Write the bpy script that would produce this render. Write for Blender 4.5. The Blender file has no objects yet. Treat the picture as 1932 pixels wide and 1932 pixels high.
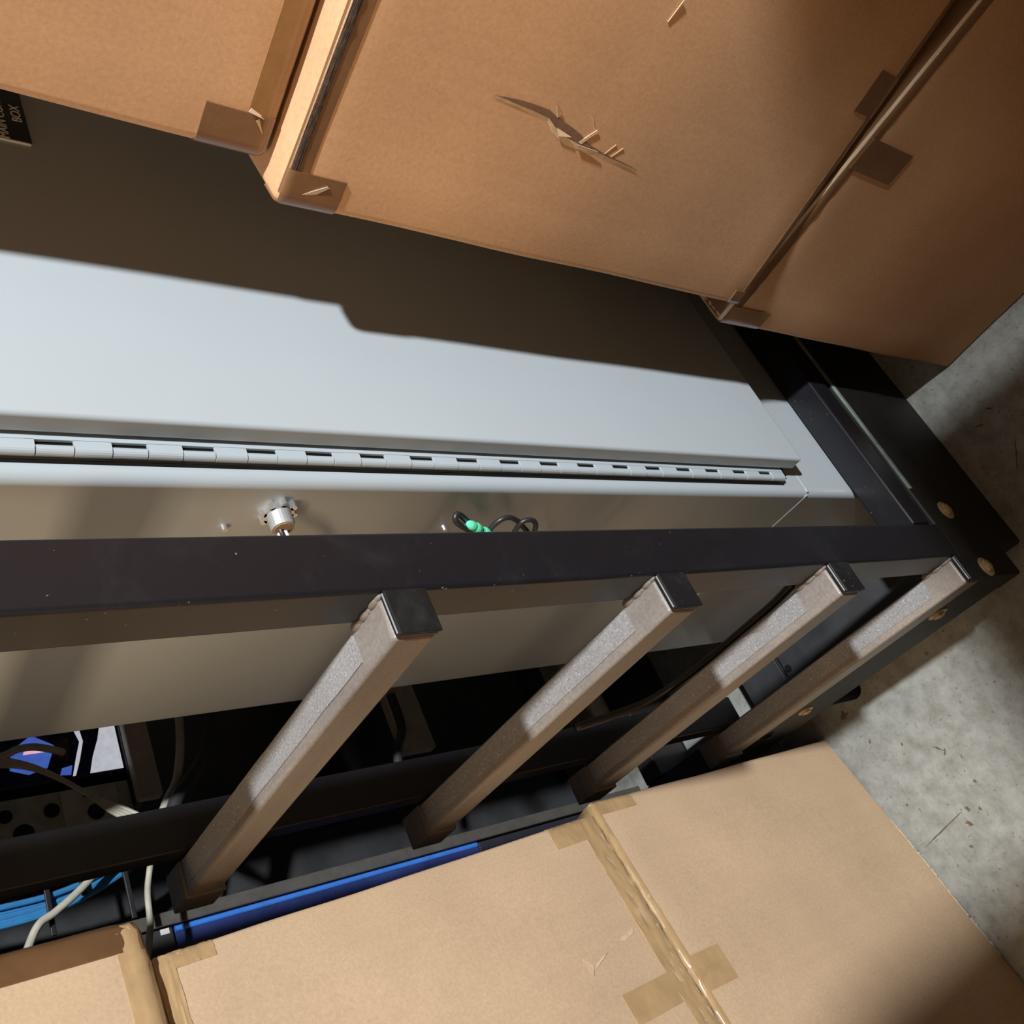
import bpy, bmesh, math, random
from mathutils import Vector, Matrix, noise

random.seed(7)
SC = bpy.context.scene
COL = SC.collection
R = math.radians

# ------------------------------------------------------------------ camera
# metres: X runs along the cabinet door, Y runs into the aisle, Z is up
cam_d = bpy.data.cameras.new('camera')
cam_d.sensor_fit = 'HORIZONTAL'
cam_d.sensor_width = 36.0
cam_d.lens = 1831.27 / 1932 * 36.0
cam_d.clip_start = 0.02
cam = bpy.data.objects.new('camera', cam_d)
COL.objects.link(cam)
ax_x = Vector((-0.396, -0.506, -0.766))
ax_y = Vector((0.788, -0.616, 0.0))
ax_z = Vector((-0.472, -0.604, 0.642))
ax_x.normalize()
ax_z = (ax_z - ax_x * ax_z.dot(ax_x)).normalized()
ax_y = ax_z.cross(ax_x)
cam.matrix_world = Matrix(((ax_x.x, ax_y.x, ax_z.x, 0.0),
                           (ax_x.y, ax_y.y, ax_z.y, 0.0),
                           (ax_x.z, ax_y.z, ax_z.z, 1.57),
                           (0, 0, 0, 1)))
SC.camera = cam

# ------------------------------------------------------------------ world, exposure, main lamp
w = bpy.data.worlds.new('world')
SC.world = w
w.use_nodes = True
w.node_tree.nodes['Background'].inputs[0].default_value = (0.9, 0.95, 1.0, 1)
w.node_tree.nodes['Background'].inputs[1].default_value = 0.0
SC.view_settings.view_transform = 'Standard'
SC.view_settings.look = 'None'
SC.view_settings.gamma = 1.0
SC.view_settings.use_curve_mapping = False
SC.view_settings.exposure = 0.0

LAMP = (0.45, -1.75, 3.50)
ld = bpy.data.lights.new('lamp_light', 'AREA')
ld.shape = 'DISK'
ld.size = 0.15
ld.energy = 320
ld.color = (0.965, 0.985, 1.0)
lo = bpy.data.objects.new('lamp_light', ld)
lo.location = LAMP
COL.objects.link(lo)

# warm fill lamp added over the neighbouring aisle to the left
FILL = (-2.05, 0.62, 3.60)
l2 = bpy.data.lights.new('fill_light', 'AREA')
l2.shape = 'RECTANGLE'
l2.size = 0.5
l2.size_y = 1.3
l2.energy = 90
l2.color = (1.0, 0.70, 0.42)
lo2 = bpy.data.objects.new('fill_light', l2)
lo2.location = FILL
COL.objects.link(lo2)


# ------------------------------------------------------------------ materials
def nodes_of(name):
    m = bpy.data.materials.new(name)
    m.use_nodes = True
    nt = m.node_tree
    return m, nt, nt.nodes['Principled BSDF']


def ramp(nt, fac, stops):
    r = nt.nodes.new('ShaderNodeValToRGB')
    el = r.color_ramp.elements
    while len(el) < len(stops):
        el.new(0.5)
    for e, (p, c) in zip(el, stops):
        e.position = p
        e.color = (*c, 1) if len(c) == 3 else c
    nt.links.new(fac, r.inputs[0])
    return r.outputs[0]


def noise_tex(nt, scale, detail=4.0, rough=0.6, vec=None, dist=0.0):
    n = nt.nodes.new('ShaderNodeTexNoise')
    n.inputs['Scale'].default_value = scale
    n.inputs['Detail'].default_value = detail
    n.inputs['Roughness'].default_value = rough
    n.inputs['Distortion'].default_value = dist
    if vec is not None:
        nt.links.new(vec, n.inputs['Vector'])
    return n.outputs['Fac']


def obj_coord(nt, scale=(1, 1, 1)):
    t = nt.nodes.new('ShaderNodeTexCoord')
    mp = nt.nodes.new('ShaderNodeMapping')
    mp.inputs['Scale'].default_value = scale
    nt.links.new(t.outputs['Object'], mp.inputs['Vector'])
    return mp.outputs['Vector']


def mixc(nt, fac, a, b, mode='MIX'):
    m = nt.nodes.new('ShaderNodeMix')
    m.data_type = 'RGBA'
    m.blend_type = mode
    for sock, val in ((m.inputs[0], fac), (m.inputs[6], a), (m.inputs[7], b)):
        if isinstance(val, (int, float)):
            sock.default_value = val
        elif isinstance(val, tuple):
            sock.default_value = (*val, 1)
        else:
            nt.links.new(val, sock)
    return m.outputs[2]


def bump(nt, bsdf, h, strength, dist=0.001):
    b = nt.nodes.new('ShaderNodeBump')
    b.inputs['Strength'].default_value = strength
    b.inputs['Distance'].default_value = dist
    nt.links.new(h, b.inputs['Height'])
    nt.links.new(b.outputs[0], bsdf.inputs['Normal'])


def simple(name, col, rough=0.5, metal=0.0, var=0.15, scale=40, bmp=0.0, coat=0.0, spec=0.5):
    m, nt, b = nodes_of(name)
    v = obj_coord(nt)
    f = noise_tex(nt, scale, vec=v)
    lo_ = tuple(c * (1 - var) for c in col)
    hi_ = tuple(min(1, c * (1 + var)) for c in col)
    nt.links.new(ramp(nt, f, [(0.3, lo_), (0.7, hi_)]), b.inputs['Base Color'])
    b.inputs['Roughness'].default_value = rough
    b.inputs['Metallic'].default_value = metal
    b.inputs['Coat Weight'].default_value = coat
    b.inputs['Specular IOR Level'].default_value = spec
    if bmp:
        bump(nt, b, noise_tex(nt, scale * 6, vec=v), bmp)
    return m


def cardboard_mat(name, col, stripe_axis):
    m, nt, b = nodes_of(name)
    sc = (1, 1, 1)
    v = obj_coord(nt)
    big = noise_tex(nt, 5, 3, vec=v)
    fib = noise_tex(nt, 260, 5, 0.7, vec=v)
    c1 = ramp(nt, big, [(0.3, tuple(c * 0.90 for c in col)), (0.7, tuple(min(1, c * 1.06) for c in col))])
    c2 = ramp(nt, fib, [(0.25, (0.84, 0.82, 0.80)), (0.75, (1.06, 1.06, 1.06))])
    c = mixc(nt, 1.0, c1, c2, 'MULTIPLY')
    # faint flute lines of the corrugated board, upright on the standing walls
    flute = noise_tex(nt, 1.0, 2, vec=obj_coord(nt, (70, 70, 2.0)))
    c = mixc(nt, 0.12, c, mixc(nt, 1.0, c, ramp(nt, flute, [(0.35, (0.88, 0.87, 0.86)), (0.6, (1.05, 1.05, 1.05))]), 'MULTIPLY'))
    nt.links.new(c, b.inputs['Base Color'])
    b.inputs['Roughness'].default_value = 0.82
    b.inputs['Specular IOR Level'].default_value = 0.25
    add = nt.nodes.new('ShaderNodeMath')
    add.operation = 'ADD'
    nt.links.new(fib, add.inputs[0])
    nt.links.new(flute, add.inputs[1])
    bump(nt, b, add.outputs[0], 0.12, 0.0008)
    return m


def floor_mat():
    m, nt, b = nodes_of('worn_concrete')
    v = obj_coord(nt)
    big = noise_tex(nt, 3.0, 5, vec=v)
    mid = noise_tex(nt, 30, 6, 0.7, vec=v)
    spk = noise_tex(nt, 130, 3, 0.6, vec=v)
    c = ramp(nt, big, [(0.3, (0.25, 0.26, 0.243)), (0.7, (0.33, 0.34, 0.32))])
    c = mixc(nt, 1.0, c, ramp(nt, mid, [(0.32, (0.66, 0.645, 0.61)), (0.62, (1.06, 1.06, 1.06))]), 'MULTIPLY')
    c = mixc(nt, ramp(nt, spk, [(0.62, (0, 0, 0)), (0.72, (0.9, 0.9, 0.9))]), c, (0.11, 0.095, 0.07))
    pale = noise_tex(nt, 55, 4, vec=v, dist=1.0)
    c = mixc(nt, ramp(nt, pale, [(0.62, (0, 0, 0)), (0.8, (0.6, 0.6, 0.6))]), c, (0.36, 0.36, 0.34))
    nt.links.new(c, b.inputs['Base Color'])
    b.inputs['Roughness'].default_value = 0.72
    b.inputs['Specular IOR Level'].default_value = 0.3
    bump(nt, b, mid, 0.35, 0.0015)
    return m


def black_steel(name, col=(0.0095, 0.0093, 0.0118), rough=0.32, dust=0.10):
    m, nt, b = nodes_of(name)
    v = obj_coord(nt)
    d = noise_tex(nt, 9, 6, 0.75, vec=v, dist=0.6)
    s = noise_tex(nt, 75, 3, vec=v)
    fac = mixc(nt, 1.0, ramp(nt, d, [(0.52, (0, 0, 0)), (0.85, (dust,) * 3)]),
               ramp(nt, s, [(0.3, (0.3,) * 3), (0.7, (1,) * 3)]), 'MULTIPLY')
    c = mixc(nt, fac, col, (0.16, 0.155, 0.16))
    chip = noise_tex(nt, 210, 2, 0.5, vec=v)
    c = mixc(nt, ramp(nt, chip, [(0.735, (0, 0, 0)), (0.78, (0.6, 0.6, 0.6))]), c, (0.30, 0.29, 0.29))
    nt.links.new(c, b.inputs['Base Color'])
    b.inputs['Roughness'].default_value = rough
    b.inputs['Specular IOR Level'].default_value = 0.42
    bump(nt, b, s, 0.08, 0.0005)
    return m


def rung_mat():
    m, nt, b = nodes_of('dusty_dark_metal')
    v = obj_coord(nt)
    f = noise_tex(nt, 12, 5, 0.7, vec=obj_coord(nt, (1, 0.25, 1)))
    g = noise_tex(nt, 300, 3, vec=v)
    c = ramp(nt, f, [(0.3, (0.15, 0.13, 0.115)), (0.5, (0.22, 0.195, 0.175)), (0.75, (0.30, 0.255, 0.215))])
    c = mixc(nt, 0.5, c, mixc(nt, 1.0, c, ramp(nt, g, [(0.3, (0.6, 0.6, 0.6)), (0.7, (1.2, 1.2, 1.2))]), 'MULTIPLY'))
    nt.links.new(c, b.inputs['Base Color'])
    b.inputs['Roughness'].default_value = 0.36
    b.inputs['Specular IOR Level'].default_value = 0.5
    bump(nt, b, g, 0.10, 0.0005)
    return m


def grip_mat():
    m, nt, b = nodes_of('sparkling_grip_tape')
    v = obj_coord(nt)
    n = noise_tex(nt, 420, 4, 0.75, vec=v)
    big = noise_tex(nt, 14, 4, vec=v)
    vo = nt.nodes.new('ShaderNodeTexVoronoi')
    vo.inputs['Scale'].default_value = 520
    nt.links.new(v, vo.inputs['Vector'])
    sep = nt.nodes.new('ShaderNodeSeparateColor')
    nt.links.new(vo.outputs['Color'], sep.inputs[0])
    pick = ramp(nt, sep.outputs[0], [(0.95, (0, 0, 0)), (0.96, (1, 1, 1))])
    dot = ramp(nt, vo.outputs['Distance'], [(0.30, (1, 1, 1)), (0.38, (0, 0, 0))])
    spark = mixc(nt, 1.0, pick, dot, 'MULTIPLY')
    c = ramp(nt, n, [(0.3, (0.155, 0.152, 0.153)), (0.7, (0.35, 0.343, 0.345))])
    c = mixc(nt, 0.6, c, mixc(nt, 1.0, c, ramp(nt, big, [(0.3, (0.8,) * 3), (0.7, (1.15,) * 3)]), 'MULTIPLY'))
    c = mixc(nt, spark, c, (0.85, 0.86, 0.88))
    nt.links.new(c, b.inputs['Base Color'])
    b.inputs['Roughness'].default_value = 0.5
    sp = nt.nodes.new('ShaderNodeMath')
    sp.operation = 'MULTIPLY'
    nt.links.new(spark, sp.inputs[0])
    sp.inputs[1].default_value = 0.6
    nt.links.new(sp.outputs[0], b.inputs['Metallic'])
    bump(nt, b, n, 0.6, 0.001)
    return m


def tape_mat(name, col, rough=0.16):
    m, nt, b = nodes_of(name)
    v = obj_coord(nt)
    f = noise_tex(nt, 20, 4, vec=v, dist=0.8)
    nt.links.new(ramp(nt, f, [(0.3, tuple(c * 0.82 for c in col)), (0.7, tuple(c * 1.12 for c in col))]), b.inputs['Base Color'])
    b.inputs['Roughness'].default_value = rough + 0.14
    b.inputs['Coat Weight'].default_value = 0.6
    b.inputs['Coat Roughness'].default_value = rough
    wr = noise_tex(nt, 70, 4, 0.65, vec=v, dist=1.5)
    bump(nt, b, wr, 0.16, 0.0012)
    return m


M = {}
M['card'] = cardboard_mat('tan_corrugated_cardboard', (0.55, 0.395, 0.255), 'z')
M['card_bounce'] = cardboard_mat('bounce_tinted_cardboard', (0.52, 0.315, 0.175), 'z')  # tan board with warm bounce light put into its colour
M['card_reflect'] = cardboard_mat('pale_reflector_cardboard', (0.68, 0.46, 0.265), 'z')  # paler board on the added aisle cartons to reflect more fill
M['card_edge'] = simple('raw_cardboard_edge', (0.30, 0.20, 0.12), 0.9, bmp=0.3, scale=200)
M['card_torn'] = simple('torn_kraft_paper', (0.58, 0.42, 0.27), 0.9, bmp=0.3, scale=120)
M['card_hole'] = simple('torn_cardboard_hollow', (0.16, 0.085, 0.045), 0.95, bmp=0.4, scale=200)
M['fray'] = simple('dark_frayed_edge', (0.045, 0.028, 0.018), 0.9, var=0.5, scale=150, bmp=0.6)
M['tape'] = tape_mat('amber_packing_tape', (0.43, 0.285, 0.145))
M['tape_mid'] = tape_mat('amber_brown_tape', (0.235, 0.125, 0.048))
M['tape_box'] = tape_mat('brown_box_tape', (0.165, 0.085, 0.040))
M['strip_shade'] = tape_mat('brown_shadow_strip', (0.125, 0.062, 0.026))
M['clear'] = tape_mat('clear_tape_fold', (0.55, 0.43, 0.30), 0.06)
M['floor'] = floor_mat()
M['stain'] = simple('rust_brown_stain', (0.125, 0.088, 0.045), 0.9, var=0.4, scale=150)
M['wall'] = simple('painted_block_wall', (0.16, 0.13, 0.10), 0.9, scale=6)
M['ceil'] = simple('grey_ceiling_paint', (0.12, 0.11, 0.10), 0.9, scale=6)
M['paint'] = simple('pale_grey_enclosure_paint', (0.365, 0.415, 0.445), 0.30, var=0.02, scale=4, bmp=0.03, coat=0.15)
M['black'] = black_steel('black_painted_steel')
M['black2'] = black_steel('dusty_black_base_steel', (0.012, 0.011, 0.010), 0.6, 0.15)
M['rung'] = rung_mat()
M['grip'] = grip_mat()
M['cap'] = black_steel('black_plastic_cap', (0.010, 0.010, 0.011), 0.4, 0.25)
M['rubber_and_shade'] = simple('dark_rubber_and_shade', (0.006, 0.0055, 0.005), 0.9, spec=0.1)
M['weld'] = simple('dusty_weld_bead', (0.20, 0.17, 0.145), 0.55, 0.2, bmp=0.8, scale=90)
M['brass'] = simple('yellow_zinc_plating', (0.55, 0.42, 0.23), 0.42, 0.25, bmp=0.1, scale=60)
M['steel'] = simple('bare_galvanised_steel', (0.36, 0.37, 0.37), 0.45, 0.35, bmp=0.1, scale=50)
M['darkgrey'] = simple('dark_grey_sheet_metal', (0.040, 0.041, 0.045), 0.5, 0.1, var=0.35, scale=12)
M['navy'] = simple('black_navy_panel_and_shade', (0.030, 0.030, 0.045), 0.5, var=0.3, scale=8)
M['bluepan'] = simple('glossy_dark_blue_panel', (0.035, 0.055, 0.19), 0.18, var=0.35, scale=9, coat=0.5)
M['bluehighlight'] = simple('bright_blue_highlight', (0.06, 0.25, 0.88), 0.25, var=0.1, coat=0.6)
M['casepost'] = simple('worn_grey_post', (0.085, 0.080, 0.072), 0.6, var=0.2)
M['beige'] = simple('dull_beige_beam_paint', (0.42, 0.38, 0.31), 0.6, var=0.12)
M['bluecable'] = simple('blue_cable_jacket', (0.04, 0.21, 0.46), 0.35, var=0.15)
M['greycable'] = simple('grey_cable_jacket', (0.46, 0.44, 0.36), 0.5, var=0.2)
M['blackcable'] = simple('black_cable_jacket', (0.020, 0.018, 0.018), 0.4, var=0.2)
M['chrome'] = simple('bright_zinc_fitting', (0.72, 0.74, 0.76), 0.22, 0.9, var=0.05)
M['green'] = simple('mint_green_tape', (0.12, 0.72, 0.42), 0.5, var=0.15, bmp=0.4, scale=80)
M['white'] = simple('white_print', (0.74, 0.74, 0.74), 0.5, var=0.04)
M['whitewire'] = simple('white_insulation', (0.78, 0.70, 0.68), 0.5, var=0.06)
M['ink'] = simple('black_label_plastic', (0.006, 0.007, 0.010), 0.4)
M['printblue'] = simple('printed_mid_blue', (0.05, 0.12, 0.50), 0.3, coat=0.4)
M['printnavy'] = simple('printed_navy', (0.012, 0.020, 0.075), 0.3, coat=0.4)
M['printpink'] = simple('printed_pink', (0.70, 0.36, 0.45), 0.3, coat=0.4)
M['printbrown'] = simple('printed_brown', (0.10, 0.05, 0.05), 0.3, var=0.6, scale=150)
def screen_mat(name, col, e):
    m, nt, b = nodes_of(name)
    c = ramp(nt, noise_tex(nt, 90, 3, vec=obj_coord(nt)), [(0.3, tuple(x * 0.8 for x in col)), (0.7, col)])
    b.inputs['Base Color'].default_value = (0.02, 0.02, 0.02, 1)
    nt.links.new(c, b.inputs['Emission Color'])
    b.inputs['Emission Strength'].default_value = e
    b.inputs['Roughness'].default_value = 0.25
    return m


M['scr_white'] = screen_mat('lit_screen_white', (0.55, 0.56, 0.62), 0.9)
M['scr_blue'] = screen_mat('lit_screen_blue', (0.06, 0.12, 0.50), 0.9)
M['scr_pink'] = screen_mat('lit_screen_pink', (0.95, 0.50, 0.62), 0.9)
M['socket'] = simple('grey_outlet_box', (0.36, 0.37, 0.32), 0.6, var=0.2)
M['greenline'] = simple('green_grey_edge', (0.20, 0.25, 0.22), 0.6, var=0.3)
M['shadowcaster'] = simple('brown_caster_cloth', (0.12, 0.09, 0.065), 0.95, bmp=0.5, scale=30)
M['wood'] = simple('rough_pallet_wood', (0.33, 0.22, 0.12), 0.85, bmp=0.3, scale=30)
M['lampbody'] = simple('white_lamp_enamel', (0.6, 0.6, 0.6), 0.4)


# ------------------------------------------------------------------ builders
XF = {}


def tag(o, label, cat, group=None):
    o['label'] = label
    o['category'] = cat
    if group:
        o['group'] = group
    return o


def thing(name, label, cat, loc=(0, 0, 0), rz=0.0, group=None):
    o = bpy.data.objects.new(name, None)
    o.empty_display_size = 0.05
    COL.objects.link(o)
    o.location = loc
    o.rotation_euler = (0, 0, rz)
    XF[o.name] = Matrix.Translation(Vector(loc)) @ Matrix.Rotation(rz, 4, 'Z')
    return tag(o, label, cat, group)


def part(name, bm, mat, parent=None, world=True, smooth=False, label=None):
    """Turn bm into one mesh object; world coordinates are brought into the frame of its thing."""
    bmesh.ops.recalc_face_normals(bm, faces=bm.faces[:])
    T = None
    if parent is not None:
        T = XF[parent.name]
        if world:
            bm.transform(T.inverted())
    me = bpy.data.meshes.new(name)
    bm.to_mesh(me)
    bm.free()
    if smooth:
        for p in me.polygons:
            p.use_smooth = True
        me.set_sharp_from_angle(angle=R(40))
    me.materials.append(M[mat] if isinstance(mat, str) else mat)
    o = bpy.data.objects.new(name, me)
    COL.objects.link(o)
    if parent is not None:
        o.parent = parent
        XF[o.name] = T
    if label:
        o['label'] = label
    return o


def soften(o):
    """Smooth the rounded edges and keep the flat faces flat."""
    for p in o.data.polygons:
        p.use_smooth = True
    md = o.modifiers.new('normals', 'WEIGHTED_NORMAL')
    md.weight = 100
    md.keep_sharp = True
    return o


def solo(name, bm, mat, loc, label, cat, group=None, smooth=False):
    """A thing that is a single mesh, origin at its base."""
    bmesh.ops.recalc_face_normals(bm, faces=bm.faces[:])
    bm.transform(Matrix.Translation(-Vector(loc)))
    me = bpy.data.meshes.new(name)
    bm.to_mesh(me)
    bm.free()
    if smooth:
        for p in me.polygons:
            p.use_smooth = True
    me.materials.append(M[mat])
    o = bpy.data.objects.new(name, me)
    o.location = loc
    COL.objects.link(o)
    XF[o.name] = Matrix.Translation(Vector(loc))
    return tag(o, label, cat, group)


def structure(name, bm, mat):
    o = part(name, bm, mat)
    o['kind'] = 'structure'
    XF[o.name] = Matrix.Identity(4)
    return o


def box(bm, x0, x1, y0, y1, z0, z1, bev=0.0, seg=2):
    r = bmesh.ops.create_cube(bm, size=1.0)
    vs = r['verts']
    for v in vs:
        v.co = Vector((x0 + (v.co.x + 0.5) * (x1 - x0), y0 + (v.co.y + 0.5) * (y1 - y0), z0 + (v.co.z + 0.5) * (z1 - z0)))
    if bev:
        es = list({e for v in vs for e in v.link_edges})
        bmesh.ops.bevel(bm, geom=es, offset=bev, segments=seg, profile=0.5, affect='EDGES')
    return bm


def nb(*a, **k):
    return box(bmesh.new(), *a, **k)


def cyl(bm, p0, p1, r, n=20, r2=None):
    p0, p1 = Vector(p0), Vector(p1)
    d = p1 - p0
    q = Vector((0, 0, 1)).rotation_difference(d.normalized()).to_matrix().to_4x4()
    mt = Matrix.Translation((p0 + p1) / 2) @ q
    bmesh.ops.create_cone(bm, cap_ends=True, segments=n, radius1=r, radius2=r if r2 is None else r2, depth=d.length, matrix=mt)
    return bm


def smooth_path(pts, sub=8):
    pts = [Vector(p) for p in pts]
    if len(pts) < 3:
        return pts
    out = []
    for i in range(len(pts) - 1):
        p0 = pts[max(i - 1, 0)]
        p1, p2 = pts[i], pts[i + 1]
        p3 = pts[min(i + 2, len(pts) - 1)]
        for k in range(sub):
            t = k / sub
            out.append(0.5 * ((2 * p1) + (-p0 + p2) * t + (2 * p0 - 5 * p1 + 4 * p2 - p3) * t * t + (-p0 + 3 * p1 - 3 * p2 + p3) * t ** 3))
    out.append(pts[-1])
    return out


def tube(bm, pts, r, n=10, sub=8):
    path = smooth_path(pts, sub)
    rings = []
    up = Vector((0.3, 0.2, 1)).normalized()
    for i, p in enumerate(path):
        t = (path[min(i + 1, len(path) - 1)] - path[max(i - 1, 0)]).normalized()
        s = up - t * up.dot(t)
        if s.length < 1e-4:
            s = t.orthogonal()
        s.normalize()
        up = s
        b = t.cross(s)
        rings.append([bm.verts.new(p + (s * math.cos(2 * math.pi * k / n) + b * math.sin(2 * math.pi * k / n)) * r) for k in range(n)])
    for a, b in zip(rings, rings[1:]):
        for k in range(n):
            bm.faces.new((a[k], a[(k + 1) % n], b[(k + 1) % n], b[k]))
    bm.faces.new(rings[0])
    bm.faces.new(rings[-1])
    return bm


def slab(bm, poly, n, th):
    """Extrude a flat polygon (list of points) along n by th."""
    n = Vector(n).normalized() * th
    a = [bm.verts.new(Vector(p)) for p in poly]
    b = [bm.verts.new(Vector(p) + n) for p in poly]
    k = len(a)
    bm.faces.new(a)
    bm.faces.new(b)
    for i in range(k):
        bm.faces.new((a[i], a[(i + 1) % k], b[(i + 1) % k], b[i]))
    return bm


# ------------------------------------------------------------------ room shell
structure('floor', nb(-2.6, 3.4, -3.6, 3.6, -0.08, 0.0), 'floor')
structure('ceiling', nb(-2.6, 3.4, -3.6, 3.6, 4.1, 4.18), 'ceil')
structure('wall_left', nb(-2.68, -2.6, -3.6, 3.6, 0, 4.1), 'wall')
structure('wall_right', nb(3.4, 3.48, -3.6, 3.6, 0, 4.1), 'wall')
structure('wall_back', nb(-2.6, 3.4, 3.6, 3.68, 0, 4.1), 'wall')
structure('wall_front', nb(-2.6, 3.4, -3.68, -3.6, 0, 4.1), 'wall')
floor_o = bpy.data.objects['floor']


def blob(cx, cy, rx, ry, rot, seed, n=18):
    rnd = random.Random(seed)
    pts = []
    for k in range(n):
        a = 2 * math.pi * k / n
        q = 0.75 + rnd.uniform(-0.35, 0.35)
        x, y = rx * q * math.cos(a), ry * q * math.sin(a)
        pts.append((cx + x * math.cos(rot) - y * math.sin(rot), cy + x * math.sin(rot) + y * math.cos(rot), -0.001))
    return pts


for i, (cx, cy, rx, ry, rot) in enumerate([
        (0.060, 0.930, 0.050, 0.0016, -1.35), (0.070, 0.868, 0.006, 0.004, 0.4), (0.050, 0.880, 0.007, 0.004, 0.9),
        (0.062, 0.850, 0.004, 0.003, 0.1), (0.237, 0.955, 0.004, 0.0035, 0.2), (0.170, 0.852, 0.011, 0.0018, 0.7),
        (0.160, 0.846, 0.007, 0.002, -0.7), (0.296, 0.972, 0.010, 0.012, 0.3), (0.120, 0.960, 0.003, 0.003, 0),
        (0.545, 0.474, 0.012, 0.0022, 1.2), (0.556, 0.445, 0.009, 0.002, 0.9), (0.10, 0.83, 0.004, 0.003, 0.5),
        (0.205, 0.905, 0.003, 0.003, 0), (0.02, 0.90, 0.005, 0.003, 0.8), (0.47, 0.46, 0.035, 0.0015, -0.6)]):
    part('floor_stain', slab(bmesh.new(), blob(cx, cy, rx, ry, rot, i), (0, 0, 1), 0.0013), 'stain', floor_o)

# lamp fixture
t = thing('ceiling_lamp', 'round white ceiling lamp hanging over the aisle between the boxes', 'lamp', (LAMP[0], LAMP[1], 4.1))
part('lamp_shade', cyl(bmesh.new(), (LAMP[0], LAMP[1], LAMP[2] + 0.01), (LAMP[0], LAMP[1], LAMP[2] + 0.12), 0.13, 32, 0.06), 'lampbody', t)
part('lamp_rod', cyl(bmesh.new(), (LAMP[0], LAMP[1], LAMP[2] + 0.12), (LAMP[0], LAMP[1], 4.1), 0.012), 'lampbody', t)


t = thing('fill_lamp', 'added warm fill light fixture under the ceiling over the next aisle', 'lamp', (FILL[0], FILL[1], 4.1))
part('fill_housing', nb(FILL[0] - 0.26, FILL[0] + 0.26, FILL[1] - 0.68, FILL[1] + 0.68, FILL[2] + 0.01, FILL[2] + 0.07, 0.01), 'lampbody', t)
for q in (-0.5, 0.5):
    part('lamp_rod', cyl(bmesh.new(), (FILL[0], FILL[1] + q, FILL[2] + 0.07), (FILL[0], FILL[1] + q, 4.1), 0.008), 'lampbody', t)  # rod of the added fill lamp


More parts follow.
